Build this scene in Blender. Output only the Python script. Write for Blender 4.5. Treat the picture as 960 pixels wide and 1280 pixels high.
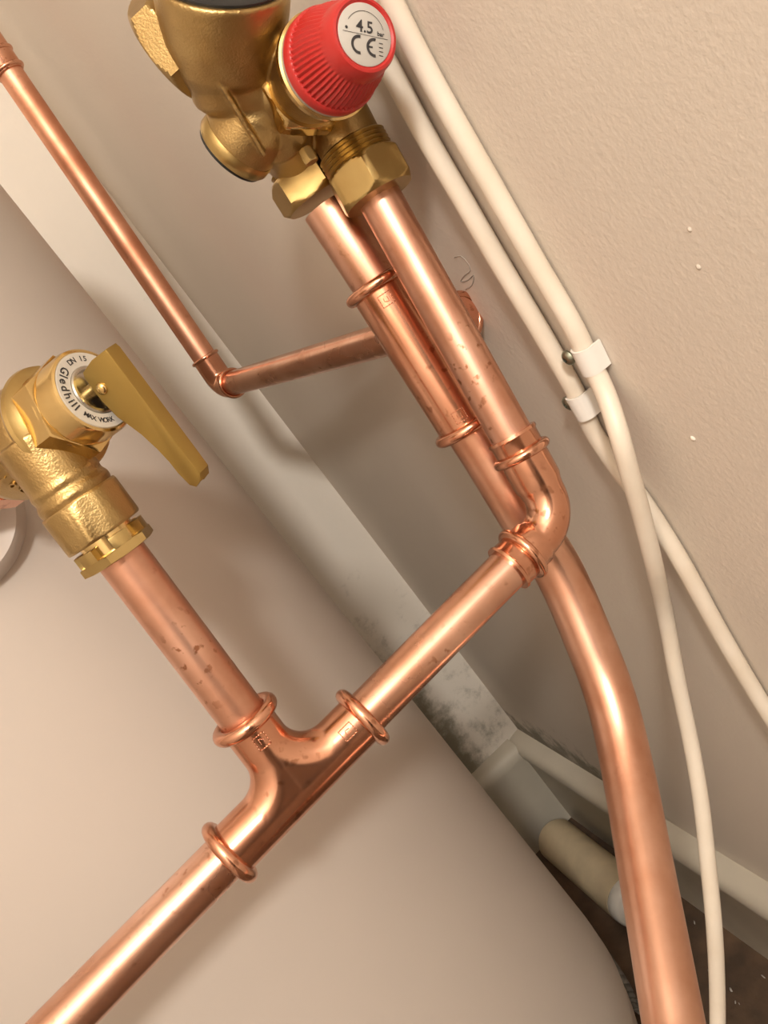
import bpy, bmesh, math, random
from mathutils import Vector, Matrix, noise
random.seed(7)
PI = math.pi
C = bpy.context.scene.collection
for o in list(bpy.data.objects):
    bpy.data.objects.remove(o)

# ---------------------------------------------------------------- camera
F = 1072.0                                   # focal length in pixels of the 960x1280 frame
def unit(v):
    v = Vector(v); v.normalize(); return v
DN = unit((2300, 3070, 1072))                # world "down" seen from the camera (x right, y down, z forward)
H1 = Vector((-399, -76, 1072)); H1 = unit(H1 - DN * H1.dot(DN))   # horizontal, along the right wall
NR = unit(DN.cross(H1))                      # towards the right wall
CAM = Vector((0, 0, 0.837))
def d2w(c):                                  # direction: photograph's axes -> world
    c = Vector(c); return Vector((c.dot(NR), c.dot(H1), -c.dot(DN)))
def W(px, py, d):                            # point seen at px,py at a depth of d metres
    return CAM + d2w(Vector(((px - 480) / F * d, (py - 640) / F * d, d)))
def Wx(px, py, x):                           # where the ray meets the plane x = const
    r = d2w(Vector(((px - 480) / F, (py - 640) / F, 1))); return CAM + r * (x / r.x)
def pdir(px, py, n, im):                     # direction in the plane normal to n that looks like im at px,py
    xr, yr = (px - 480) / F, (py - 640) / F
    ix, iy = im
    z = -(n[0] * ix + n[1] * iy) / (n[0] * xr + n[1] * yr + n[2])
    return unit((ix + xr * z, iy + yr * z, z))

cam_data = bpy.data.cameras.new('camera')
cam = bpy.data.objects.new('camera', cam_data); C.objects.link(cam)
R3 = Matrix((d2w((1, 0, 0)), d2w((0, -1, 0)), d2w((0, 0, -1)))).transposed()
cam.matrix_world = Matrix.Translation(CAM) @ R3.to_4x4()
cam_data.sensor_fit = 'VERTICAL'; cam_data.sensor_height = 24; cam_data.lens = 24 * F / 1280
cam_data.clip_start = 0.01
bpy.context.scene.camera = cam

# ---------------------------------------------------------------- light
scn = bpy.context.scene
scn.view_settings.view_transform = 'Standard'; scn.view_settings.look = 'None'
scn.view_settings.gamma = 1; scn.view_settings.exposure = 0.72
w = bpy.data.worlds.new('world'); scn.world = w; w.use_nodes = True
w.node_tree.nodes['Background'].inputs[0].default_value = (1, .8, .6, 1)
w.node_tree.nodes['Background'].inputs[1].default_value = 0.03
def lamp(loc, power, rad, col):
    l = bpy.data.lights.new('bulb', 'POINT'); l.energy = power; l.shadow_soft_size = rad; l.color = col
    o = bpy.data.objects.new('bulb', l); o.location = loc; C.objects.link(o)
lamp((-.235, -1.0, 1.62), 47.0, .085, (1, .945, .87))

# ---------------------------------------------------------------- materials
def mat(name, col, rough=.5, metal=0, noise_amt=0, scale=20, bump=0, bscale=60, col2=None, rough_amt=0, coat=0, spec=None, stretch=None):
    m = bpy.data.materials.new(name); m.use_nodes = True
    nt = m.node_tree; b = nt.nodes['Principled BSDF']
    b.inputs['Base Color'].default_value = (*col, 1); b.inputs['Roughness'].default_value = rough
    b.inputs['Metallic'].default_value = metal
    if coat: b.inputs['Coat Weight'].default_value = coat; b.inputs['Coat Roughness'].default_value = .2
    if spec is not None: b.inputs['Specular IOR Level'].default_value = spec
    tc = nt.nodes.new('ShaderNodeTexCoord')
    src = tc.outputs['Object']
    if stretch:
        mp = nt.nodes.new('ShaderNodeMapping'); mp.inputs['Scale'].default_value = stretch
        nt.links.new(src, mp.inputs[0]); src = mp.outputs[0]
    if noise_amt or col2:
        n = nt.nodes.new('ShaderNodeTexNoise'); n.inputs['Scale'].default_value = scale; n.inputs['Detail'].default_value = 5
        nt.links.new(src, n.inputs['Vector'])
        r = nt.nodes.new('ShaderNodeValToRGB'); r.color_ramp.elements[0].position = .35; r.color_ramp.elements[1].position = .65
        c2 = col2 or tuple(c * (1 - noise_amt) for c in col)
        r.color_ramp.elements[0].color = (*c2, 1); r.color_ramp.elements[1].color = (*col, 1)
        nt.links.new(n.outputs['Fac'], r.inputs[0]); nt.links.new(r.outputs[0], b.inputs['Base Color'])
        if rough_amt:
            mr = nt.nodes.new('ShaderNodeMapRange'); mr.inputs['From Min'].default_value = .35; mr.inputs['From Max'].default_value = .65
            mr.inputs['To Min'].default_value = rough + rough_amt; mr.inputs['To Max'].default_value = rough
            nt.links.new(n.outputs['Fac'], mr.inputs[0]); nt.links.new(mr.outputs[0], b.inputs['Roughness'])
    if bump:
        n2 = nt.nodes.new('ShaderNodeTexNoise'); n2.inputs['Scale'].default_value = bscale; n2.inputs['Detail'].default_value = 4
        nt.links.new(src, n2.inputs['Vector'])
        bp = nt.nodes.new('ShaderNodeBump'); bp.inputs['Strength'].default_value = 1; bp.inputs['Distance'].default_value = bump
        nt.links.new(n2.outputs['Fac'], bp.inputs['Height']); nt.links.new(bp.outputs[0], b.inputs['Normal'])
    return m

def copper(name, col, rough, spots=.7):
    m = mat(name, col, rough, 1, col2=tuple(c * k for c, k in zip(col, (.80, .68, .60))), scale=28, rough_amt=.06, bump=.00004, bscale=90)
    nt = m.node_tree; b = nt.nodes['Principled BSDF']
    src = b.inputs['Base Color'].links[0].from_socket
    tc = nt.nodes.new('ShaderNodeTexCoord')
    n = nt.nodes.new('ShaderNodeTexNoise'); n.inputs['Scale'].default_value = 210; n.inputs['Detail'].default_value = 3
    nt.links.new(tc.outputs['Object'], n.inputs[0])
    n2 = nt.nodes.new('ShaderNodeTexNoise'); n2.inputs['Scale'].default_value = 17; nt.links.new(tc.outputs['Object'], n2.inputs[0])
    r = nt.nodes.new('ShaderNodeValToRGB'); r.color_ramp.elements[0].position = .60; r.color_ramp.elements[1].position = .68
    r.color_ramp.elements[0].color = (0, 0, 0, 1)
    nt.links.new(n.outputs['Fac'], r.inputs[0])
    r2 = nt.nodes.new('ShaderNodeValToRGB'); r2.color_ramp.elements[0].position = .48; r2.color_ramp.elements[1].position = .62
    nt.links.new(n2.outputs['Fac'], r2.inputs[0])
    mu = nt.nodes.new('ShaderNodeMath'); mu.operation = 'MULTIPLY'; nt.links.new(r.outputs[0], mu.inputs[0]); nt.links.new(r2.outputs[0], mu.inputs[1])
    mu2 = nt.nodes.new('ShaderNodeMath'); mu2.operation = 'MULTIPLY'; nt.links.new(mu.outputs[0], mu2.inputs[0]); mu2.inputs[1].default_value = spots
    mx = nt.nodes.new('ShaderNodeMix'); mx.data_type = 'RGBA'
    nt.links.new(mu2.outputs[0], mx.inputs[0]); nt.links.new(src, mx.inputs[6]); mx.inputs[7].default_value = (.35, .14, .07, 1)
    nt.links.new(mx.outputs[2], b.inputs['Base Color'])
    return m

M = {}
M['copper'] = copper('copper', (.83, .52, .395), .23)
M['copper_fit'] = copper('copper_fitting', (.80, .44, .30), .17, .6)
M['copper_soft'] = copper('copper_soft', (.80, .43, .285), .46, .2)
M['copper_dull'] = copper('copper_dull', (.76, .46, .345), .34, .9)
M['copper_bend'] = copper('copper_bend', (.79, .49, .365), .28, .3)
M['brass_cast'] = mat('brass_cast', (.50, .36, .16), .36, 1, col2=(.39, .26, .105), scale=30, bump=.0002, bscale=1000)
M['brass'] = mat('brass', (.56, .42, .18), .30, 1, col2=(.47, .33, .13), scale=35, bump=.00006, bscale=300)
M['brass_shiny'] = mat('brass_polished', (.80, .60, .28), .16, 1, col2=(.72, .51, .21), scale=30)
M['lever'] = mat('brass_lever', (.40, .275, .08), .45, .85, col2=(.35, .235, .065), scale=20)
M['steel'] = mat('steel', (.55, .53, .48), .25, 1)
M['screw'] = mat('zinc_screw', (.36, .40, .33), .35, 1)
M['black'] = mat('black_plastic', (.012, .013, .013), .4)
M['grey'] = mat('grey_gasket', (.35, .32, .29), .5)
M['red'] = mat('red_plastic', (.46, .025, .022), .38, bump=.00005, bscale=400)
M['label'] = mat('label_white', (.48, .46, .42), .45)
M['label_rim'] = mat('label_cream', (.55, .51, .44), .4)
M['ink'] = mat('black_ink', (.03, .028, .03), .6)
M['tank'] = mat('tank_cream', (.53, .472, .42), .42, noise_amt=.05, scale=3, bump=.0003, bscale=8)
M['wall_r'] = mat('wall_textured', (.69, .62, .54), .6, noise_amt=.05, scale=4, bump=.00028, bscale=330)
M['wall_b'] = mat('wall_smooth', (.66, .58, .50), .6, noise_amt=.04, scale=5, bump=.0003, bscale=40)
M['wall_o'] = mat('wall_plain', (.65, .58, .51), .7)
M['skirt'] = mat('skirting_paint', (.63, .58, .48), .4, noise_amt=.16, scale=9)
M['floor'] = mat('floor_board', (.14, .085, .05), .8, col2=(.07, .045, .028), scale=22, bump=.001, bscale=150)
M['cable'] = mat('cable_sheath', (.80, .73, .62), .42, col2=(.74, .66, .54), scale=30, bump=.0003, bscale=25)
M['clip'] = mat('clip_white', (.82, .80, .75), .4)
M['pvc'] = mat('pvc_cream', (.74, .62, .42), .45, noise_amt=.2, scale=25)
M['wall_f'] = mat('wall_dim', (.16, .12, .09), .7)  # hallway dimness put into the wall colour, so the copper reflects dark
M['reflection_slab'] = mat('dark_reflection_slab', (.05, .035, .025), .6)  # near-black colour of the added slab that the copper mirrors
M['paint'] = mat('paint_drip', (.85, .80, .72), .35)
M['pencil'] = mat('pencil_grey', (.44, .39, .34), .7)
M['dust'] = mat('dust_bits', (.45, .42, .38), .7)
m = mat('film', (.6, .58, .55), .15); m.node_tree.nodes['Principled BSDF'].inputs['Transmission Weight'].default_value = .6; M['film'] = m

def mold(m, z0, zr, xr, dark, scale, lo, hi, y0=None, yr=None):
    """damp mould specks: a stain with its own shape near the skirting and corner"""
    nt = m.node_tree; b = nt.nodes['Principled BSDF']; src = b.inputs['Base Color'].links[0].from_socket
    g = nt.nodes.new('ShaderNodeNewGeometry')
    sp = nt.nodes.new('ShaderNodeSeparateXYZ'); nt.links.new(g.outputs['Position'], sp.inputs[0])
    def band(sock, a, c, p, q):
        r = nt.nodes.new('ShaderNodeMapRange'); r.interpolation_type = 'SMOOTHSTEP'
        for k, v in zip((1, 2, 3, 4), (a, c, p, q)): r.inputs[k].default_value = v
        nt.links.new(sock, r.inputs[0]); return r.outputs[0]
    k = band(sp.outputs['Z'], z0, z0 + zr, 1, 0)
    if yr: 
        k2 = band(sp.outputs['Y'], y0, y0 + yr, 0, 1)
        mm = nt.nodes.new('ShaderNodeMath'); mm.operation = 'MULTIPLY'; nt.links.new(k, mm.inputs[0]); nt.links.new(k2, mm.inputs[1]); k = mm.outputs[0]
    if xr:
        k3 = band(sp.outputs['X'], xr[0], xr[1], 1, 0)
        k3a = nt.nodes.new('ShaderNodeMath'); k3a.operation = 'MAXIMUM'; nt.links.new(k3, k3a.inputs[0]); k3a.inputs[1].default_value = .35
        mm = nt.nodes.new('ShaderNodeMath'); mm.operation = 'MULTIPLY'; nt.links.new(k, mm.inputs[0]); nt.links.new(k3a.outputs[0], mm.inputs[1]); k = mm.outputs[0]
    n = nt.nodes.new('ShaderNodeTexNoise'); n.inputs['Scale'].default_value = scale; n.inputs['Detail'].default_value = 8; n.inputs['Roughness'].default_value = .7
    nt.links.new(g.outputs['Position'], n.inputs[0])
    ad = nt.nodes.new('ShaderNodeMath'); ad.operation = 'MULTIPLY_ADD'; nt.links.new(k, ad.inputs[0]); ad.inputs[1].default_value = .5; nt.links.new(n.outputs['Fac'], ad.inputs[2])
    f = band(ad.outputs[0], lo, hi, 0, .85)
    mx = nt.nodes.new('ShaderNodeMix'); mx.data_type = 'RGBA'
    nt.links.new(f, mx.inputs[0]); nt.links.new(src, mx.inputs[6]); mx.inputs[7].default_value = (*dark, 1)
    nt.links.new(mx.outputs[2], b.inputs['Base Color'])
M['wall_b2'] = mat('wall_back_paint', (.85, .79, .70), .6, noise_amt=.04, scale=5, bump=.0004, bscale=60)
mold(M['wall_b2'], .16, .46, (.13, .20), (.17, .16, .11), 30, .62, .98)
mold(M['wall_r'], .14, .12, None, (.15, .135, .09), 34, .72, .98, .60, .25)

# ---------------------------------------------------------------- helpers
def finish(bm, ang=35):
    bmesh.ops.recalc_face_normals(bm, faces=bm.faces)
    me = bpy.data.meshes.new('m'); bm.to_mesh(me); bm.free()
    for p in me.polygons: p.use_smooth = True
    if ang: me.set_sharp_from_angle(angle=math.radians(ang))
    return me
def put(name, me, m, parent=None, center=True):
    me.name = name
    o = bpy.data.objects.new(name, me); C.objects.link(o)
    if m and not me.materials: me.materials.append(M[m] if isinstance(m, str) else m)
    if center and len(me.vertices):
        lo = Vector([min(v.co[i] for v in me.vertices) for i in range(3)]); hi = Vector([max(v.co[i] for v in me.vertices) for i in range(3)])
        c = (lo + hi) / 2; me.transform(Matrix.Translation(-c)); o.location = c
    if parent:
        o.parent = parent; o.location = o.location - WORLD[parent.name]
    WORLD[o.name] = o.location + (WORLD[parent.name] if parent else Vector())
    return o
WORLD = {}
def thing(name, label, cat, loc, group=None):
    o = bpy.data.objects.new(name, None); C.objects.link(o); o.location = loc; o.empty_display_size = .02
    WORLD[o.name] = Vector(loc); tag(o, label, cat, group); return o
def tag(o, label, cat, group=None):
    o['label'] = label; o['category'] = cat
    if group: o['group'] = group
def frame(ax, ref=None):
    ax = unit(ax)
    if ref is None: ref = Vector((0, 0, 1)) if abs(ax.z) < .9 else Vector((1, 0, 0))
    u = unit(Vector(ref) - ax * ax.dot(Vector(ref))); return u, ax.cross(u), ax
def ring_verts(bm, c, u, v, r, n, ph=0):
    out = []
    for i in range(n):
        a = 2 * PI * i / n + ph
        rr = r(a) if callable(r) else r
        out.append(bm.verts.new(c + u * math.cos(a) * rr + v * math.sin(a) * rr))
    return out
def bridge(bm, a, b):
    n = len(a)
    for i in range(n): bm.faces.new((a[i], a[(i + 1) % n], b[(i + 1) % n], b[i]))
def lathe(bm, o, ax, prof, n=48, ref=None, ph=0, closed=False):
    """prof: (distance along axis, radius)"""
    u, v, ax = frame(ax, ref); o = Vector(o); prev = first = None
    for s, r in prof:
        rv = ring_verts(bm, o + ax * s, u, v, r, n, ph)
        if prev: bridge(bm, prev, rv)
        else: first = rv
        prev = rv
    if closed: bridge(bm, prev, first)
    else:
        bm.faces.new(list(reversed(first))); bm.faces.new(prev)
def hexnut(bm, o, ax, h, a, ref=None, sides=6, ch=.16, c0=True, c1=True, n=72, ph=0, clip=9):
    def rad(lim):
        def f(t):
            k = ((t - ph) % (2 * PI / sides)) - PI / sides
            return min(a / math.cos(k), lim)
        return f
    top = min(a / math.cos(PI / sides), a * clip)
    prof = []
    for k in range(5): 
        q = k / 4; prof.append((h * ch * q, rad((.985 * a + (top - .985 * a) * q) if c0 else top)))
    for k in range(5):
        q = 1 - k / 4; prof.append((h * (1 - ch * q), rad((.985 * a + (top - .985 * a) * q) if c1 else top)))
    lathe(bm, o, ax, prof, n, ref)
def sample(pts, rads=None, step=.004):
    """Catmull-Rom through the points"""
    P = [Vector(p) for p in pts]; P = [P[0] * 2 - P[1]] + P + [P[-1] * 2 - P[-2]]
    out = []
    for i in range(1, len(P) - 2):
        a, b, c, d = P[i - 1:i + 3]
        k = max(2, int((c - b).length / step))
        for j in range(k):
            t = j / k
            out.append(.5 * ((2 * b) + (c - a) * t + (2 * a - 5 * b + 4 * c - d) * t * t + (3 * b - a - 3 * c + d) * t ** 3))
    out.append(P[-2]); return out
def fillet(pts, R, n=14):
    out = [Vector(pts[0])]
    for i in range(1, len(pts) - 1):
        p = Vector(pts[i]); a = unit(Vector(pts[i - 1]) - p); b = unit(Vector(pts[i + 1]) - p)
        th = a.angle(b); t = R / math.tan(th / 2); c = p + unit(a + b) * (R / math.sin(th / 2))
        s = p + a * t; e = p + b * t; vs, ve = s - c, e - c; ang = vs.angle(ve); ax = vs.cross(ve)
        for k in range(n + 1): out.append(c + Matrix.Rotation(ang * k / n, 3, ax) @ vs)
    out.append(Vector(pts[-1])); return out
def tube(bm, path, r, n=32, caps=True, ref=None):
    u = None; prev = first = None
    for i, p in enumerate(path):
        a = path[max(0, i - 1)]; b = path[min(len(path) - 1, i + 1)]; t = unit(b - a)
        if u is None: u = frame(t, ref)[0]
        u = unit(u - t * u.dot(t)); v = t.cross(u)
        rr = r[i] if isinstance(r, (list, tuple)) else r
        rv = ring_verts(bm, p, u, v, rr, n)
        if prev: bridge(bm, prev, rv)
        else: first = rv
        prev = rv
    if caps: bm.faces.new(list(reversed(first))); bm.faces.new(prev)
def bead(bm, c, ax, r, br, n=40):
    prof = [(math.sin(a) * br, r + math.cos(a) * br) for a in [2 * PI * k / 14 for k in range(14)]]
    lathe(bm, c, ax, prof, n, closed=True)
def box(bm, c, ax, ay, az, sx, sy, sz, bev=0):
    vs = []
    for i in (-1, 1):
        for j in (-1, 1):
            for k in (-1, 1): vs.append(bm.verts.new(Vector(c) + Vector(ax) * i * sx / 2 + Vector(ay) * j * sy / 2 + Vector(az) * k * sz / 2))
    F_ = [bm.faces.new([vs[q] for q in f]) for f in ((0, 1, 3, 2), (4, 6, 7, 5), (0, 4, 5, 1), (2, 3, 7, 6), (0, 2, 6, 4), (1, 5, 7, 3))]
    if bev:
        es = {e for f in F_ for e in f.edges}
        bmesh.ops.bevel(bm, geom=list(es), offset=bev, segments=2, affect='EDGES', profile=.5)
def prism(bm, o, ex, ey, ez, pts, h, bev=0):
    lo = [bm.verts.new(o + ex * x + ey * y) for x, y in pts]; hi = [bm.verts.new(o + ex * x + ey * y + ez * h) for x, y in pts]
    f = [bm.faces.new(list(reversed(lo))), bm.faces.new(hi)]; bridge(bm, lo, hi)
    if bev:
        es = {e for q in f for e in q.edges}
        bmesh.ops.bevel(bm, geom=list(es), offset=bev, segments=2, affect='EDGES', profile=.5)
def fuse(bm, voxel=.0008, smooth=4, fac=.5):
    """weld overlapping solids into one cast surface"""
    bmesh.ops.recalc_face_normals(bm, faces=bm.faces)
    me = bpy.data.meshes.new('t'); bm.to_mesh(me); bm.free()
    o = bpy.data.objects.new('t', me); C.objects.link(o)
    r = o.modifiers.new('r', 'REMESH'); r.mode = 'VOXEL'; r.voxel_size = voxel; r.use_smooth_shade = True
    s = o.modifiers.new('s', 'SMOOTH'); s.iterations = smooth; s.factor = fac
    dg = bpy.context.evaluated_depsgraph_get(); dg.update()
    out = bpy.data.meshes.new_from_object(o.evaluated_get(dg)); bpy.data.objects.remove(o)
    for p in out.polygons: p.use_smooth = True
    return out
def glyphs(items, m, name, parent, ext=.00004):
    """flat printed letters: (string, origin, xdir, ydir, size)"""
    bm = bmesh.new()
    dg = None
    for s, o, ex, ey, size in items:
        cu = bpy.data.curves.new('t', 'FONT'); cu.body = s; cu.size = size; cu.align_x = 'CENTER'; cu.align_y = 'CENTER'; cu.extrude = ext; cu.offset = size * .012; cu.resolution_u = 3
        ob = bpy.data.objects.new('t', cu); C.objects.link(ob)
        dg = bpy.context.evaluated_depsgraph_get(); dg.update()
        me = bpy.data.meshes.new_from_object(ob.evaluated_get(dg)); bpy.data.objects.remove(ob)
        ex, ey = unit(ex), unit(ey); ez = ex.cross(ey)
        T = Matrix((ex, ey, ez)).transposed().to_4x4(); T.translation = Vector(o)
        me.transform(T); bm.from_mesh(me)
    me = bpy.data.meshes.new(name); bm.to_mesh(me); bm.free()
    return put(name, me, m, parent)

# ---------------------------------------------------------------- the room
XR, YB, XL, YF, ZC = .228, 1.066, -.75, -1.6, 2.3
def slab(name, lo, hi, m, kind='structure'):
    bm = bmesh.new(); lo, hi = Vector(lo), Vector(hi); s = hi - lo
    box(bm, (lo + hi) / 2, Vector((1, 0, 0)), Vector((0, 1, 0)), Vector((0, 0, 1)), *s)
    o = put(name, finish(bm), m); o['kind'] = kind; return o
slab('floor', (XL, YF, -.05), (XR, YB, 0), 'floor')
slab('ceiling', (XL, YF, ZC), (XR, YB, ZC + .05), 'wall_o')
slab('wall_right', (XR, YF - .1, -.05), (XR + .1, YB + .1, ZC + .05), 'wall_r')
slab('wall_back', (XL - .1, YB, -.05), (XR, YB + .1, ZC + .05), 'wall_b2')
slab('wall_left', (XL - .1, YF - .1, -.05), (XL, YB, ZC + .05), 'wall_o')
slab('wall_front', (XL, YF - .1, -.05), (XR, YF, ZC + .05), 'wall_f')
slab('reflection_slab_1', (-.25, YF, 0), (.20, YF + .02, 2.0), 'reflection_slab')  # unseen slab added behind the camera for dark streaks in the copper
# skirting boards with a rounded top
SH, ST = .152, .021
sk = [(0, 0), (ST, 0), (ST, SH - .030), (ST + .004, SH - .022), (ST + .005, SH - .012), (ST + .001, SH - .003), (ST - .006, SH), (0, SH + .002)]
bm = bmesh.new()
prism(bm, Vector((XR, YF, 0)), Vector((-1, 0, 0)), Vector((0, 0, 1)), Vector((0, 1, 0)), sk, YB - YF)
o = put('baseboard_right', finish(bm, 50), 'skirt'); o['kind'] = 'structure'
bm = bmesh.new()
prism(bm, Vector((XL, YB, 0)), Vector((0, -1, 0)), Vector((0, 0, 1)), Vector((1, 0, 0)), sk, XR - ST - XL)
o = put('baseboard_back', finish(bm, 50), 'skirt'); o['kind'] = 'structure'

# ---------------------------------------------------------------- hot water cylinder
TX, TY, TR = -.148, .70, .235
t = thing('hot_water_tank', 'large smooth cream hot water cylinder standing in the corner cupboard', 'water tank', (TX, TY, 0))
bm = bmesh.new()
prof = [(.035, .12), (.035, .150), (.042, .164), (.060, .181), (.090, .199), (.130, .2165), (.165, .2275), (.190, .2325), (.1905, .2335), (.215, TR), (.25, TR)]
zt = .837 + .215
prof += [(.30, TR), (.6, TR), (zt, TR)] + [(zt + .055 * math.sin(a), TR - .055 + .055 * math.cos(a)) for a in [PI / 2 * k / 8 for k in range(1, 9)]] + [(zt + .075, .12), (zt + .085, .001)]
lathe(bm, (TX, TY, 0), (0, 0, 1), prof, 160)
tank_body = put('shell', finish(bm, 40), 'tank', t)
bm = bmesh.new(); lathe(bm, (TX, TY, 0), (0, 0, 1), [(0, .165), (0, .17), (.036, .17), (.036, .165)], 64)
put('base_ring', finish(bm), 'black', t)

# ---------------------------------------------------------------- discharge pipework (front)
r22 = .011
Ca, Ea = W(697, 648, .440), W(76, 1280, .365)           # elbow corner and foot of the long run
Ra = W(478, 254, .425)                                  # top of the front riser
def on_run(px):                                         # point of the run seen at column px
    best = None
    a = Ca; d = Ea - Ca
    lo, hi = -.2, 1.6
    for _ in range(50):
        k = (lo + hi) / 2; q = a + d * k; c = q - CAM
        cc = (R3.transposed() @ c); x = 480 + F * cc.x / -cc.z
        if x > px: lo = k
        else: hi = k
    return a + d * k
def px_of(q):
    cc = R3.transposed() @ (q - CAM); return 480 + F * cc.x / -cc.z, 640 - F * cc.y / -cc.z
run = unit(Ea - Ca); T0 = on_run(369)
Vn = W(136, 674, .368)                                  # where the branch enters the relief valve
br = unit(Vn - T0)
E2 = Ea + run * .10
p = thing('discharge_pipe', 'bright copper discharge pipe running from red-capped valve elbow through the large tee', 'pipe', Ea)
def pipe(name, path, r, m, parent, n=36):
    bm = bmesh.new(); tube(bm, path, r, n); return put(name, finish(bm), m, parent)
k1, k2, k3 = on_run(453), on_run(287), T0 + br * ((T0 - W(307, 897, .39)).length)
ris = unit(Ra - Ca)
pipe('riser_pipe', [Ra + ris * .004, Ca + ris * .024], r22, 'copper_dull', p)
pipe('cross_pipe', [Ca + run * .024, k1 + run * .006], r22, 'copper', p)
pipe('lower_pipe', [k2 - run * .006, E2], r22, 'copper', p)
pipe('branch_pipe', [k3 - br * .006, Vn + br * .004], r22, 'copper_dull', p)
# elbow
s1 = (Ca - W(645, 545, .432)).length; b1 = (Ca - W(656, 566, .434)).length; b1b = (Ca - W(653, 694, .436)).length
s2 = (Ca - W(637, 711, .434)).length
bm = bmesh.new()
path = fillet([Ca + ris * (b1), Ca, Ca + run * (b1b)], .019, 26)
pa_, pb_, mid = path[0], path[-1], path[1:-1]
ta = [pa_, pa_.lerp(mid[0], .72), pa_.lerp(mid[0], .86)] + mid + [pb_.lerp(mid[-1], .86), pb_.lerp(mid[-1], .72), pb_]
tube(bm, ta, [.0127, .0127, .0116] + [.0112] * len(mid) + [.0116, .0127, .0127], 40, caps=False)
for a, b_ in ((ris, s1), (run, s2)):
    q = b1 if a is ris else b1b
    lathe(bm, Ca + a * (q - .003), a, [(0, .0126), (b_ - q + .002, .0128), (b_ - q + .003, .0136), (b_ - q + .0045, .0134), (b_ - q + .0045, .0110)], 40)
el = put('elbow_fitting', finish(bm, 40), 'copper_fit', p)
for a, q in ((ris, b1), (run, b1b)):
    bm = bmesh.new(); bead(bm, Ca + a * q, a, .0132, .0025); put('rolled_bead', finish(bm, 0), 'copper_fit', el)
# tee: swept branch
bm = bmesh.new()
L1, L2, L3 = (k1 - T0).length, (k2 - T0).length, (k3 - T0).length
tube(bm, [T0 - run * L1, T0 + run * L2], .0126, 48)
tube(bm, [T0 + br * L3, T0 + br * .0], .0126, 48)
for s in (-1, 1):
    for q in range(8):
        Rb = .004 + .0030 * q
        tube(bm, fillet([T0 + br * (Rb + .004), T0, T0 + run * s * (Rb + .004)], Rb, 6 + q * 2), .0125, 40)
tee = put('tee_fitting', fuse(bm, .0007, 14), 'copper_fit', p)
for q, a in ((k1, run), (k2, run), (k3, br)):
    bm = bmesh.new(); bead(bm, q, a, .0137, .0033); put('rolled_bead', finish(bm, 0), 'copper_fit', tee)

# ---------------------------------------------------------------- supply pipe (rear riser and bend)
r28 = .014
S = [W(409, 257, .452), W(483, 371, .460), W(562, 500, .470), W(600, 556, .475), W(653, 643, .482), W(697, 712, .488), W(732, 790, .487), W(763, 872, .481), W(785, 965, .463), W(810, 1100, .428), W(842, 1280, .385)]
dlast = unit(S[-1] - S[-2])
S += [S[-1] + dlast * .08]
q = S[-1] + Vector((0, 0, -.10)) + dlast * .05
S += [q, Vector((q.x, q.y, .15)), Vector((q.x, q.y, .0))]
s_ = thing('supply_pipe', 'thicker copper pipe behind the front riser, bending down past the white cable', 'pipe', S[-1])
pipe('pipe', sample(S), r28, 'copper_bend', s_, 48)
c1, c2 = W(474, 355, .458), W(580, 535, .472)
sd = unit(S[2] - S[0])
c1 = S[0] + sd * (c1 - S[0]).dot(sd); c2 = S[0] + sd * (c2 - S[0]).dot(sd)
bm = bmesh.new(); lathe(bm, c1, sd, [(0, .0152), (.004, .0156), ((c2 - c1).length - .004, .0156), ((c2 - c1).length, .0152)], 48)
cp = put('coupling', finish(bm), 'copper_fit', s_)
for q in (c1, c2):
    bm = bmesh.new(); bead(bm, q, sd, .0164, .0031); put('rolled_bead', finish(bm, 0), 'copper_fit', cp)

def stamp(c, axd, rad, w_, h_, parent):
    """raised square maker's stamp on a round body, on the side seen from the room"""
    axd = unit(axd); f = CAM - c; f = unit(f - axd * f.dot(axd)); sdv = axd.cross(f); bm = bmesh.new()
    for a0_, b0_, a1_, b1_ in ((-w_, -h_, w_, -h_), (w_, -h_, w_, h_), (w_, h_, -w_, h_), (-w_, h_, -w_, -h_), (-w_ * .3, -h_ * .4, -w_ * .3, h_ * .5), (-w_ * .3, h_ * .5, w_ * .4, h_ * .2), (w_ * .4, h_ * .2, w_ * .3, -h_ * .4)):
        A_0 = Vector((a0_, b0_)); B_0 = Vector((a1_, b1_)); n_ = 4
        for k in range(n_):
            p0 = A_0.lerp(B_0, k / n_); p1 = A_0.lerp(B_0, (k + 1) / n_)
            def on(p): th = p.x / rad; return c + axd * p.y + (f * math.cos(th) + sdv * math.sin(th)) * rad
            tube(bm, [on(p0), on(p1)], .00022, 6)
    return put('stamped_mark', finish(bm, 0), 'copper_fit', parent)
stamp(c1 + sd * .0095, sd, .0156, .0035, .0032, cp)
stamp(c2 - sd * .0085, sd, .0156, .0035, .0032, cp)
stamp(k3 - br * .009, br, .0128, .0030, .0032, tee)
stamp(k1 + run * .010, run, .0128, .0030, .0034, tee)
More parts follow.
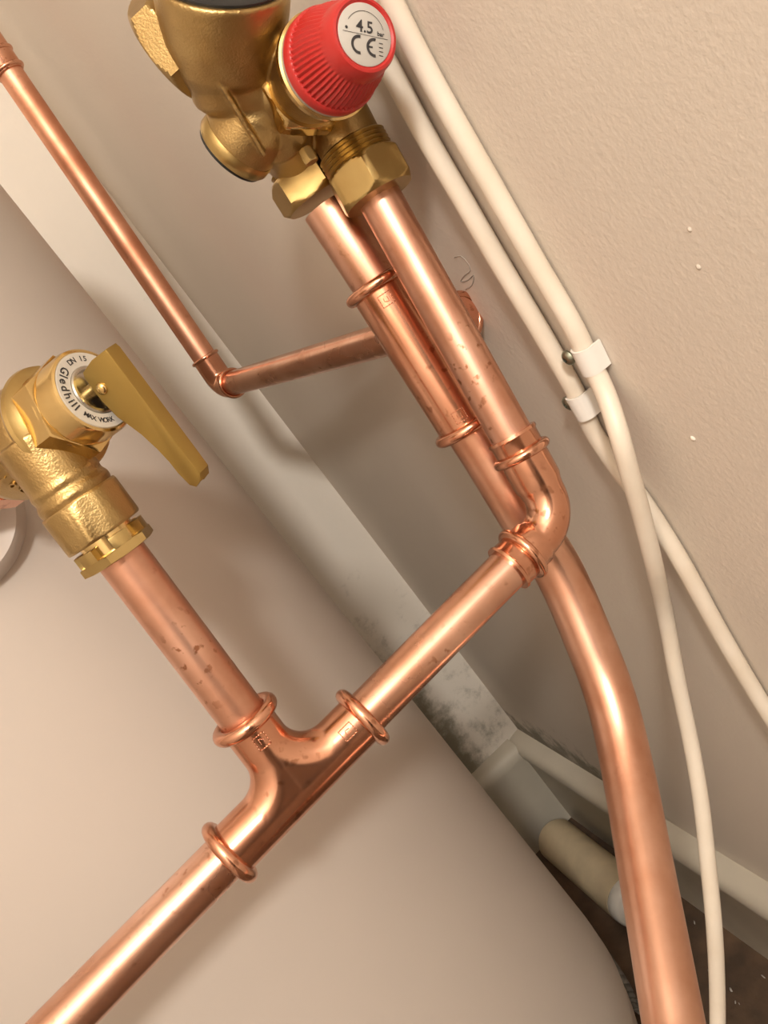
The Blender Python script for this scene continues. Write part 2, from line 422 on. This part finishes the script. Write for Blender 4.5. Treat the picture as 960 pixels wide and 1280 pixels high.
# ---------------------------------------------------------------- wall pipe (back, with elbow)
Bc = W(280, 482, .80); Bt = W(14, 92, .80 * .93)
up = Vector((0, 0, 1))
Bt = W(12, 90, .735)
Be = W(577, 397, .492)
bu, bv = unit(Bt - Bc), unit(Be - Bc)
b_ = thing('wall_pipe', 'thin copper pipe coming down near the corner and turning along the wall', 'pipe', Bc)
pipe('drop_pipe', [Bc + bu * .012, Bt + bu * .30], r22, 'copper_soft', b_)
pipe('level_pipe', [Bc + bv * .012, Be], r22, 'copper', b_)
bm = bmesh.new(); tube(bm, fillet([Bc + bu * .030, Bc, Bc + bv * .022], .014, 16), .0122, 36)
e2 = put('elbow_fitting', finish(bm, 40), 'copper_fit', b_)
for a, q in ((bu, .030), (bv, .022)):
    bm = bmesh.new(); bead(bm, Bc + a * q, a, .0124, .0017); put('rolled_bead', finish(bm, 0), 'copper_fit', e2)
bm = bmesh.new(); lathe(bm, Bt - bu * .002, bu, [(0, .0122), (.001, .0128), (.05, .0128)], 36)
e3 = put('coupling', finish(bm, 40), 'copper_fit', b_)
for q in (.001, .016):
    bm = bmesh.new(); bead(bm, Bt + bu * q, bu, .0126, .0018); put('rolled_bead', finish(bm, 0), 'copper_fit', e3)
# hidden end: a cap fitting whose bead peeks out behind the risers
bm = bmesh.new(); lathe(bm, Be - bv * .025, bv, [(0, .0124), (.026, .0124), (.027, .011)], 36)
e4 = put('end_fitting', finish(bm, 40), 'copper_fit', b_)
bm = bmesh.new(); bead(bm, Be, bv, .0133, .0022); put('rolled_bead', finish(bm, 0), 'copper_fit', e4)

def dlt0(a, b): return (b - a + PI) % (2 * PI) - PI
# ---------------------------------------------------------------- relief valve with lever (left)
nv = unit((.75, -.35, -.56)); N_ = d2w(nv)
Dz = Vector((0, 0, -1)); N_ = unit(N_ - Dz * N_.dot(Dz)); Mv = N_.cross(Dz)           # Mv away from the viewer's side
if Mv.dot(W(118, 487, .345) - CAM) < 0: Mv = -Mv
Dc = W(118, 487, .345)
v = thing('relief_valve', 'brass relief valve with flat brass lever at left, screwed into the cream tank', 'valve', Vn)
Bv = Dc - N_ * .036                                                                   # body centre
outv = -br
def fs(bmx): return bmx
bm = bmesh.new()
uu = [(a) for a in range(0)]
sph = [(-.0235 + .047 * k / 16, max(.001, math.sqrt(max(0, .0235 ** 2 - (-.0235 + .047 * k / 16) ** 2)))) for k in range(17)]
lathe(bm, Dc, N_, [(-.078, .012), (-.073, .0190), (-.066, .0218), (-.055, .0232), (-.042, .0234), (-.034, .0224), (-.031, .0212), (-.026, .0212)], 64)
O0 = Vn + br * .019                                                                   # top of outlet socket
lathe(bm, Vn + br * .0035, br, [(0, .0165), (.018, .0165), (.0205, .0172), (.0225, .0165), (.024, .0155), (.0265, .0165), (.029, .0155), (.050, .0160)], 48)
tube(bm, [O0 + br * .003, O0 + br * .020, Bv], [.0158, .0162, .018], 40)
body = put('body', fuse(bm, .0008, 6), 'brass_cast', v)
# octagonal ends on outlet socket
bm = bmesh.new(); hexnut(bm, Vn + br * .003, br, .0185, .0176, sides=8, ch=.07, clip=1.03, ref=W(158, 628, .36) - W(110, 640, .36)); put('outlet_socket', finish(bm, 25), 'brass_cast', body)
# raised cast characters on body
e1, e2, _ = frame(N_)
A0 = Dc - N_ * .052
def aim(px, py, ctr, rad, lo=0):
    return min((((px_of(ctr + (e1 * math.cos(i * PI / 180) + e2 * math.sin(i * PI / 180)) * rad)[0] - px) ** 2 + (px_of(ctr + (e1 * math.cos(i * PI / 180) + e2 * math.sin(i * PI / 180)) * rad)[1] - py) ** 2), i * PI / 180) for i in range(360) if (e1 * math.cos(i * PI / 180) + e2 * math.sin(i * PI / 180)).dot(CAM - ctr) > 0)[1]
th0, th1 = aim(6, 562, A0, .0232), aim(44, 597, A0, .0232)
items = []
for k, c in enumerate('PN10CR'):
    th = th0 + dlt0(th0, th1) * k / 5; rd = e1 * math.cos(th) + e2 * math.sin(th); ey = N_; ex = ey.cross(rd)
    items.append((c, A0 + rd * .0236, ex, ey, .0056))
glyphs(items, 'brass_cast', 'cast_letters', body, .0007)
# flange, hexagon and cap barrel
bm = bmesh.new(); lathe(bm, Dc - N_ * .0310, N_, [(0, .0215), (.001, .0238), (.003, .0245), (.0048, .0238), (.0055, .0218), (.0072, .0195)], 64)
fl = put('flange', finish(bm, 35), 'brass', v)
bm = bmesh.new(); hexnut(bm, Dc - N_ * .0240, N_, .0115, .0192, ref=unit(CAM - Bv) + unit(Vector((-.235, -1.0, 1.62)) - Bv), ph=-PI / 6, ch=.06, c0=False)
put('hexagon', finish(bm, 25), 'brass_shiny', v)
bm = bmesh.new(); lathe(bm, Dc - N_ * .015, N_, [(0, .0195), (.002, .0188), (.0125, .0188), (.0145, .0182), (.0150, .0172), (.0146, .0168), (.010, .0166), (.010, .001)], 72)
put('bonnet', finish(bm, 35), 'brass_shiny', v)
bm = bmesh.new(); lathe(bm, Dc - N_ * .0012, N_, [(0, .0165), (.0006, .0168), (.0012, .0165), (.0012, .0105), (.0, .0103)], 72)
ring = put('label_ring', finish(bm, 35), 'label_rim', v)
bm = bmesh.new(); lathe(bm, Dc - N_ * .003, N_, [(0, .0104), (.0035, .0104), (.004, .0098), (.004, .0088), (.002, .0084), (.002, .001)], 48)
put('spindle_collar', finish(bm, 35), 'steel', v)
# lettering around the ring, read anticlockwise, tops to the centre
rx = d2w(pdir(118, 487, nv, (-1, 0))); ry = N_.cross(rx)
def ringtext(s, a0, da, rad, size):
    out = []
    for i, ch in enumerate(s):
        if ch == ' ': continue
        a = a0 + da * i; rd = rx * math.cos(a) + ry * math.sin(a); out.append((ch, Dc + N_ * .0001 + rd * rad, N_.cross(rd), -rd, size))
    return out
def ang_at(px, py):                                    # angle on the ring seen at px,py
    best = 0; bd = 1e9
    for i in range(720):
        a = i * PI / 360; q_ = px_of(Dc + (rx * math.cos(a) + ry * math.sin(a)) * .0137); d = (q_[0] - px) ** 2 + (q_[1] - py) ** 2
        if d < bd: bd, best = d, a
    return best
aG, aL, aM0, aM1, aT0, aT1 = ang_at(86, 466), ang_at(100, 506), ang_at(111, 513), ang_at(140, 524), ang_at(91, 458), ang_at(106, 449)
def dlt(a, b): return (b - a + PI) % (2 * PI) - PI
sg = 1 if dlt(aG, aL) > 0 else -1
wid = {'G': 1.2, 'l': .55, 'i': .55, 'e': 1, 'd': 1.05, 'h': 1.05}
tot = sum(wid[c] for c in 'Gledhill'); acc = 0; its = []
for c in 'Gledhill':
    a = aG + dlt(aG, aL) * ((acc + wid[c] / 2 - .6) / (tot - .9)); acc += wid[c]
    rd = rx * math.cos(a) + ry * math.sin(a); its.append((c, Dc + N_ * .0001 + rd * .0137, N_.cross(rd) * 1, -rd, .0050))
for s_t, a, b, sz in (('MAX WORK', aM0, aM1, .0030),):
    for i, c in enumerate(s_t):
        if c == ' ': continue
        th = a + dlt(a, b) * i / (len(s_t) - 1); rd = rx * math.cos(th) + ry * math.sin(th); its.append((c, Dc + N_ * .0001 + rd * .0135, N_.cross(rd), -rd, sz))
for i, c in enumerate('DN 15'):
    if c == ' ': continue
    th = aT0 + dlt(aT0, aT1) * i / 4; rd = rx * math.cos(th) + ry * math.sin(th); its.append((c, Dc + N_ * .0001 + rd * .0137, -N_.cross(rd), rd, .0033))
glyphs(its, 'ink', 'lettering', ring)
# lever
A_ = N_; B_ = Dz; Cc = -Mv
outl = [(.0027, -.0055), (.0040, -.0075), (.0120, -.0090), (.0205, -.0088), (.0213, -.007), (.0190, .040), (.0186, .0500), (.0160, .0535), (.0125, .0545), (.0103, .0525), (.0096, .046), (.0098, .040), (.0094, .033), (.0075, .025), (.0052, .0178), (.0030, .014), (.0022, .005)]
bm = bmesh.new()
prism(bm, Dc + Cc * .0015, A_, B_, Cc, outl, .0015, .0003)
lv = put('lever', finish(bm, 30), 'lever', v)
bm = bmesh.new(); prism(bm, Dc - Cc * .0045, A_, B_, Cc, outl, .0015, .0003); put('lever_cheek', finish(bm, 30), 'lever', lv)
bm = bmesh.new(); prism(bm, Dc - Cc * .0043, A_, B_, Cc, [(.0195, -.0088), (.0213, -.0088), (.0215, -.007), (.0192, .040), (.0188, .0505), (.0165, .0535), (.0160, .0520), (.0172, .0495), (.0177, .040), (.0200, -.007)], .0071, .0004)
put('lever_back', finish(bm, 30), 'lever', lv)
bm = bmesh.new(); lathe(bm, Dc + A_ * .0068 + B_ * .0016 + Cc * .0028, Cc, [(0, .0026), (.0006, .0026), (.0013, .0021), (.0018, .0012), (.002, .0002)], 24)
put('lever_pin', finish(bm, 0), 'brass_shiny', lv)
bm = bmesh.new(); lathe(bm, Dc - N_ * .004, N_, [(0, .003), (.013, .003)], 20); put('spindle', finish(bm), 'brass', v)
# castellated gland nut below the outlet
bm = bmesh.new()
gref = W(175, 650, .36) - W(90, 700, .36)
hexnut(bm, Vn - br * .0085, br, .0046, .0156, ref=gref, ph=PI / 6, ch=.12)
gu, gv, ga = frame(br, gref)
for k in range(6):
    a0_ = PI / 6 + k * PI / 3 + math.radians(15)
    pts = [(r * math.cos(a0_ + math.radians(t_)), r * math.sin(a0_ + math.radians(t_))) for r, tt in ((.0168, (0, 7.5, 15, 22.5, 30)), (.0125, (30, 15, 0))) for t_ in tt]
    prism(bm, Vn - br * .0042, gu, gv, ga, pts, .0052, .0003)
gn = put('gland_nut', finish(bm, 25), 'brass', v)
bm = bmesh.new(); lathe(bm, Vn - br * .006, br, [(0, .0125), (.0105, .0125)], 40); put('thread', finish(bm), 'brass_shiny', gn)
# inlet stub into the tank boss
td = Vector((Bv.x - TX, Bv.y - TY, 0)); hitp = None
q = Bv.copy()
for i in range(400):
    q = q - N_ * .001
    if (Vector((q.x - TX, q.y - TY, 0))).length <= TR: break
bn = unit(Vector((q.x - TX, q.y - TY, 0)))
bm = bmesh.new(); tube(bm, [Bv - N_ * .018, q + bn * .002], .0125, 32); put('inlet_stub', finish(bm), 'copper_fit', v)
bm = bmesh.new(); hexnut(bm, Bv - N_ * .056, N_, .014, .0165); put('inlet_nut', finish(bm, 25), 'copper_fit', v)
bm = bmesh.new(); Bp = Vector((q.x, q.y, Bv.z)); lathe(bm, q - bn * .006, bn, [(0, .045), (.010, .044), (.016, .041), (.019, .037), (.0165, .032), (.012, .028), (.010, .012)], 64)
put('boss', finish(bm, 60), 'tank', tank_body)

# ---------------------------------------------------------------- control valve with red cap (top)
n2 = unit((.48, .112, -.869)); N2 = d2w(n2)
Cb = W(412, 79, .362)                                   # centre of the cap's base
g_ = thing('control_valve', 'cast brass multi-port valve with ribbed red cap above the two risers', 'valve', Ra)
def cpx(s): return Cb + N2 * s
riserup = ris
# body
bm = bmesh.new()
lathe(bm, cpx(-.036), N2, [(0, .0135), (.004, .0165), (.018, .0190), (.033, .0205), (.0345, .0200)], 56)      # bonnet barrel
nutF, nutR = W(460, 220, .420), W(385, 224, .446)
up2 = unit(S[0] - S[2])
lathe(bm, nutF - riserup * .002, riserup, [(0, .0155), (.014, .0158), (.034, .0165)], 48)                        # threaded outlet
lathe(bm, nutR, up2, [(0, .0150), (.016, .0150), (.030, .016)], 48)
core = W(322, 118, .395)
tube(bm, [nutR + up2 * .014, W(345, 165, .405), core], [.015, .0165, .019], 40)
tube(bm, [core, cpx(-.028)], [.018, .0155], 40)
tube(bm, [core, W(285, 95, .385), W(275, 55, .372)], [.019, .020, .019], 40)
n3 = d2w(unit((.09, -.63, -.773)))
Cr = W(277, -22, .356)
lathe(bm, Cr - n3 * .046, n3, [(0, .013), (.005, .0185), (.013, .0228), (.024, .0262), (.036, .0282), (.044, .0288), (.046, .0285)], 64)      # cartridge housing
portc = W(311, 163, .400); pa = d2w(unit((-.62, .46, .50)))
tube(bm, [core, portc - pa * .002], [.017, .0175], 40)
lathe(bm, portc - pa * .014, pa, [(0, .009), (.003, .0145), (.008, .0172), (.018, .0182), (.0225, .0182)], 48)
# parting-line fin
fa, fb = W(268, 92, .362), W(332, 196, .384)
fd = unit(fb - fa); fn = unit((CAM - fa) - fd * (CAM - fa).dot(fd))
box(bm, (fa + fb) / 2 - fn * .008, fd, fd.cross(fn), fn, (fb - fa).length, .0018, .016)
cbody = put('body', fuse(bm, .0009, 5), 'brass_cast', g_)
# screwed port cap and its dark seal
bm = bmesh.new(); lathe(bm, portc + pa * .0065, pa, [(0, .0183), (.0015, .0188), (.005, .0188), (.0065, .0180)], 48); pc = put('port_cap', finish(bm), 'brass', g_)
bm = bmesh.new(); lathe(bm, portc + pa * .0128, pa, [(0, .0172), (.0018, .0172)], 48); put('port_seal', finish(bm), 'black', pc)
# hexagon plug on the left
hx = W(222, 56, .385); ha = d2w(unit((-.78, .45, .36)))
bm = bmesh.new(); hexnut(bm, hx - ha * .008, ha, .015, .0230, ref=(0, 0, 1), ch=.22); put('hexagon_plug', finish(bm, 25), 'brass_cast', g_)
bm = bmesh.new(); lathe(bm, hx - ha * .03, ha, [(0, .0195), (.024, .0195)], 40); put('plug_collar', finish(bm), 'brass_cast', g_)
# black cartridge and brass lip
bm = bmesh.new(); lathe(bm, Cr - n3 * .004, n3, [(0, .020), (.0035, .0262), (.005, .0262), (.0055, .025), (.0055, .002)], 56); put('black_cartridge', finish(bm), 'black', g_)
# bonnet collar, gasket
bm = bmesh.new(); lathe(bm, cpx(-.0058), N2, [(0, .0205), (.0008, .0222), (.0035, .0222), (.0042, .0212)], 64); put('bonnet_lip', finish(bm), 'brass_shiny', g_)
bm = bmesh.new(); lathe(bm, cpx(-.0016), N2, [(0, .0210), (.0022, .0210)], 64); put('gasket', finish(bm), 'grey', g_)
# polished hexagon ring round the bonnet
bm = bmesh.new(); hexnut(bm, cpx(-.037), N2, .013, .0198, ref=(0, 0, 1), ch=.25); put('bonnet_hexagon', finish(bm, 25), 'brass_shiny', g_)
# red cap with ribs
bm = bmesh.new(); NR_ = 60 * 4
u2, v2, _ = frame(N2)
H = .033
def rib(amp):
    return lambda a: (1 + 0 * a)
levels = [(0, .0205, 0), (.0006, .0213, 0), (.0045, .0213, 0), (.0056, .0206, 0), (.0058, .0203, .0009), (.010, .0197, .0009), (.016, .0185, .0009), (.0215, .0165, .0008), (.0235, .0158, .0004), (.0240, .0155, 0), (.0262, .0153, 0), (.031, .0146, 0), (.0325, .0138, 0), (.0328, .0127, 0), (.0320, .0118, 0), (.0318, .001, 0)]
prev = None
for s, r, amp in levels:
    rv = ring_verts(bm, cpx(s), u2, v2, (lambda a, r=r, amp=amp: r - amp * (.5 + .5 * math.copysign(abs(math.cos(a * 54)) ** .6, math.cos(a * 54)))), 54 * 6)
    if prev: bridge(bm, prev, rv)
    else: bm.faces.new(list(reversed(rv)))
    prev = rv
bm.faces.new(prev)
cap = put('red_cap', finish(bm, 40), 'red', g_)
bm = bmesh.new(); lathe(bm, cpx(.0316), N2, [(0, .0116), (.0007, .0116), (.0009, .0113), (.0009, .001)], 64)
lab = put('round_label', finish(bm), 'label', g_)
lx = d2w(pdir(464, 45, n2, (.97, .21))); ly = N2.cross(lx)
if ly.dot(d2w((0, -1, 0))) < 0: ly = -ly
LC = cpx(.0327)
def at(x, y): return LC + lx * x + ly * y
sx_ = lx; sy_ = ly
if sx_.cross(sy_).dot(N2) < 0: sx_, sy_ = sx_, sy_
its = [('4.5', at(-.0002, .0026), lx, ly, .0062), ('bar', at(.0068, .0012), lx, ly, .0024)]
lt = glyphs(its, 'ink', 'lettering', lab)
bm = bmesh.new()
def arc(cx, cy, r, a0, a1, wd, n=20):
    prev = None
    for i in range(n + 1):
        a = a0 + (a1 - a0) * i / n
        p0 = bm.verts.new(at(cx + (r - wd / 2) * math.cos(a), cy + (r - wd / 2) * math.sin(a))); p1 = bm.verts.new(at(cx + (r + wd / 2) * math.cos(a), cy + (r + wd / 2) * math.sin(a)))
        if prev: bm.faces.new((prev[0], prev[1], p1, p0))
        prev = (p0, p1)
def bar(x0, y0, x1, y1, wd):
    d = Vector((x1 - x0, y1 - y0)); d.normalize(); nx, ny = -d.y * wd / 2, d.x * wd / 2
    bm.faces.new([bm.verts.new(at(a, b)) for a, b in ((x0 + nx, y0 + ny), (x0 - nx, y0 - ny), (x1 - nx, y1 - ny), (x1 + nx, y1 + ny))])
arc(-.0027, -.0042, .0030, math.radians(80), math.radians(280), .0011)
arc(.0040, -.0042, .0030, math.radians(80), math.radians(280), .0011)
bar(.0012, -.0042, .0032, -.0042, .0007)
bar(-.0098, -.0002, .0100, -.0002, .00016)
arc(0, 0, .0085, math.radians(20), math.radians(150), .00018)
arc(-.0082, .0013, .0003, 0, 2 * PI, .0006, 12)
for k in range(4): bar(.0060, -.0022 - k * .0015, .0078, -.0022 - k * .0015, .0003)
put('printed_marks', finish(bm, 0), 'ink', lab)
# threads and compression nuts
def thread(bm, o, ax, L, r, pitch=.0021):
    prof = [(0, r - .0006)]; s = 0
    while s < L: prof += [(s + pitch * .5, r + .0004), (s + pitch, r - .0010)]; s += pitch
    lathe(bm, o, ax, prof, 48)
bm = bmesh.new(); thread(bm, nutF + riserup * .004, riserup, .0105, .0176); put('thread', finish(bm, 15), 'brass', g_)
bm = bmesh.new(); thread(bm, nutR + up2 * .004, up2, .006, .0162); put('thread', finish(bm, 15), 'brass', g_)
bm = bmesh.new(); hexnut(bm, nutF - riserup * .0115, riserup, .0185, .0182, ref=W(508, 200, .42) - nutF, ph=PI / 6 * .9, ch=.18)
put('compression_nut', finish(bm, 25), 'brass', g_)
bm = bmesh.new(); hexnut(bm, nutR - up2 * .0115, up2, .0175, .0186, ref=W(333, 236, .44) - nutR, ph=PI / 6, ch=.18)
put('compression_nut', finish(bm, 25), 'brass', g_)
# small bleed screw between the outlets
bm = bmesh.new(); hexnut(bm, W(381, 186, .398), -riserup, .007, .0032); put('bleed_screw', finish(bm, 25), 'brass', g_)

# ---------------------------------------------------------------- white cables, clips
def cable(pts, label):
    bm = bmesh.new(); tube(bm, sample(pts), .0052, 20)
    o = put('electric_cable', finish(bm), 'cable'); tag(o, label, 'cable', 'white cables clipped to the right wall'); return o
xw = XR - .0062
ca = [Wx(470, -40, xw), Wx(502, 28, xw), Wx(545, 110, xw), Wx(605, 215, xw), Wx(665, 320, xw), Wx(712, 400, xw), Wx(735, 446, xw), Wx(757, 492, xw - .003), Wx(773, 540, xw - .0115), Wx(787, 590, xw - .0145), W(801, 640, .459), W(816, 700, .486), W(832, 770, .53), W(847, 850, .55), W(864, 930, .56), W(876, 1000, .56), W(884, 1070, .56), W(892, 1150, .56), W(896, 1220, .57), W(897, 1290, .58), W(896, 1360, .59)]
ca = ca + [ca[-1] + Vector((0, .03, -.12)), Vector((ca[-1].x + .005, ca[-1].y + .06, .006))]
cable(ca, 'thicker white cable that crosses in front and hangs down beside the big copper bend')
cb = [Wx(450, 20, xw), Wx(492, 95, xw), Wx(535, 175, xw), Wx(580, 252, xw), Wx(630, 338, xw), Wx(682, 425, xw), Wx(720, 492, xw), Wx(741, 538, xw), Wx(769, 581, xw + .0006), Wx(806, 630, xw + .0005), Wx(852, 703, xw), Wx(900, 790, xw), Wx(950, 875, xw), Wx(1010, 970, xw)]
cable(cb, 'white cable nearer the risers that passes behind and runs off along the wall')
def clip(px, py, q0, q1, scr, label):
    c = Wx(px, py, xw); ax = unit(Wx(*q1, xw) - Wx(*q0, xw)); sd_ = ax.cross(Vector((1, 0, 0)))
    t_ = thing('cable_clip', label, 'cable clip', Vector((XR, c.y, c.z)), 'cable clips')
    bm = bmesh.new(); L = .0145
    pts = [(math.cos(a) * .0066, math.sin(a) * .0066) for a in [PI * k / 14 for k in range(15)]]
    pts = [(.0066, -.0058)] + pts + [(-.0066, -.0058)]
    inn = [(-.0054, -.0058)] + [(math.cos(a) * .0054, math.sin(a) * .0054) for a in [PI * k / 14 for k in reversed(range(15))]] + [(.0054, -.0058)]
    prism(bm, c - ax * L / 2, sd_, Vector((-1, 0, 0)), ax, pts + inn, L)
    put('band', finish(bm, 30), 'clip', t_)
    s = Wx(*scr, XR - .004); s.x = XR - .0045
    side = 1 if (s - c).dot(sd_) > 0 else -1
    bm = bmesh.new(); foot = c + sd_ * side * .0105; foot.x = XR - .002
    box(bm, foot, sd_, ax, Vector((1, 0, 0)), .009, .007, .0035, .0005); put('foot', finish(bm), 'clip', t_)
    s = Wx(*scr, XR - .0095)
    bm = bmesh.new(); lathe(bm, s, (-1, 0, 0), [(-.009, .0015), (0, .0016), (0, .0040), (.001, .0043), (.0022, .0036), (.003, .0024), (.0033, .0012), (.0012, .0010)], 24)
    put('screw', finish(bm, 30), 'screw', t_)
clip(736, 447, (712, 400), (757, 492), (712, 446), 'white clip and screw holding the thicker cable, the upper of two')
clip(728, 505, (700, 457), (745, 538), (712, 503), 'white clip and screw holding the cable nearer the risers, the lower of two')

# ---------------------------------------------------------------- plastic pipe lying by the skirting, floor bits
pp = thing('plastic_pipe', 'short cream plastic pipe offcut lying on the floor against the skirting', 'pipe', (.165, .95, 0))
px_, rz = .163, .0295
a0, a1 = Vector((px_, 1.005, rz)), Vector((px_ - .003, .835, rz))
ax = unit(a1 - a0); L = (a1 - a0).length
bm = bmesh.new(); lathe(bm, a0, ax, [(0, .020), (.003, .0265), (.009, .0295), (L, .0295), (L, .0265), (.012, .0265)], 48)
put('tube', finish(bm), 'pvc', pp)
bm = bmesh.new(); lathe(bm, a1 - ax * .002, ax, [(0, .0262), (.004, .0298), (.016, .0285), (.021, .024), (.022, .001)], 48); put('end_cap', finish(bm, 50), 'clip', pp)
# crumpled clear film beside the tank foot
bm = bmesh.new()
for (x0, y0, x1, y1, wd) in ((762, 1192, 797, 1262, .004), (776, 1232, 806, 1275, .006), (750, 1200, 790, 1274, .004)):
    def fl_(px, py):
        r = d2w(Vector(((px - 480) / F, (py - 640) / F, 1))); return CAM + r * ((.012 - CAM.z) / r.z)
    a, b = fl_(x0, y0), fl_(x1, y1); d = unit(b - a); sdv = d.cross(Vector((0, 0, 1)))
    lo, hi = [], []
    for i in range(9):
        q = i / 8; c = a.lerp(b, q) + Vector((0, 0, .008 * math.sin(q * 5 + x0) - .002)); ww = wd * math.sin(PI * (.08 + .84 * q))
        lo.append((c - sdv * ww)); hi.append((c + sdv * ww + Vector((0, 0, .006))))
    for i in range(8):
        bot = [lo[i], lo[i + 1], hi[i + 1], hi[i]]; vs = [bm.verts.new(q_) for q_ in bot]; vt = [bm.verts.new(q_ + Vector((0, 0, .0006))) for q_ in bot]
        bm.faces.new(vs); bm.faces.new(vt); bridge(bm, vs, vt)
o = put('plastic_film', finish(bm, 0), 'film'); tag(o, 'crumpled strip of clear plastic film on the floor beside the tank foot', 'film')
bm = bmesh.new()
for i in range(120):
    x, y = random.uniform(.02, .20), random.uniform(.25, 1.0)
    if (x - TX) ** 2 + (y - TY) ** 2 < (TR * .9) ** 2 or (x > .125 and y > .8): continue
    s = random.uniform(.0007, .0022); box(bm, Vector((x, y, s * .4)), unit((random.random(), random.random(), .1)), Vector((0, 0, 1)), unit((random.random(), -random.random(), .1)), s * random.uniform(1, 3), s, s)
o = put('floor_debris', finish(bm, 0), 'dust'); o['kind'] = 'stuff'; o['label'] = 'pale grit and plaster crumbs scattered on the dark floor'; o['category'] = 'debris'
# faint pencil scribble and specks on the wall
bm = bmesh.new()
pt = [(568, 322), (576, 320), (584, 328), (588, 338), (580, 345), (576, 352), (585, 350), (592, 344), (590, 356), (582, 362)]
tube(bm, sample([Wx(a, b, XR - .0001) for a, b in pt], step=.002), .00028, 6)
o = put('pencil_scribble', finish(bm, 0), 'pencil'); tag(o, 'faint grey pencil scribble on the wall beside the front riser', 'pencil mark')
# paint nibs on the wall
for px, py, s, lb in ((866, 548, .0030, 'small white paint blob stuck on the wall right of the cable clips'), (862, 287, .0022, 'tiny raised paint nib on the wall, higher of a close pair'), (873, 334, .0024, 'tiny raised paint nib on the wall, lower of a close pair')):
    c = Wx(px, py, XR); bm = bmesh.new(); u_, v_, a_ = frame((-1, 0, 0))
    lathe(bm, c + Vector((.0002, 0, 0)), (-1, 0, 0), [(0, s * .62), (s * .15, s * .5), (s * .32, s * .2), (s * .36, s * .02)], 14)
    o = put('paint_blob', finish(bm, 0), 'paint' if s == .003 else 'wall_r'); tag(o, lb, 'paint blob', 'paint blobs on the wall')
print('px check', [tuple(round(c) for c in px_of(q)) for q in (k1, k2, k3, T0, Bv, Vn)])
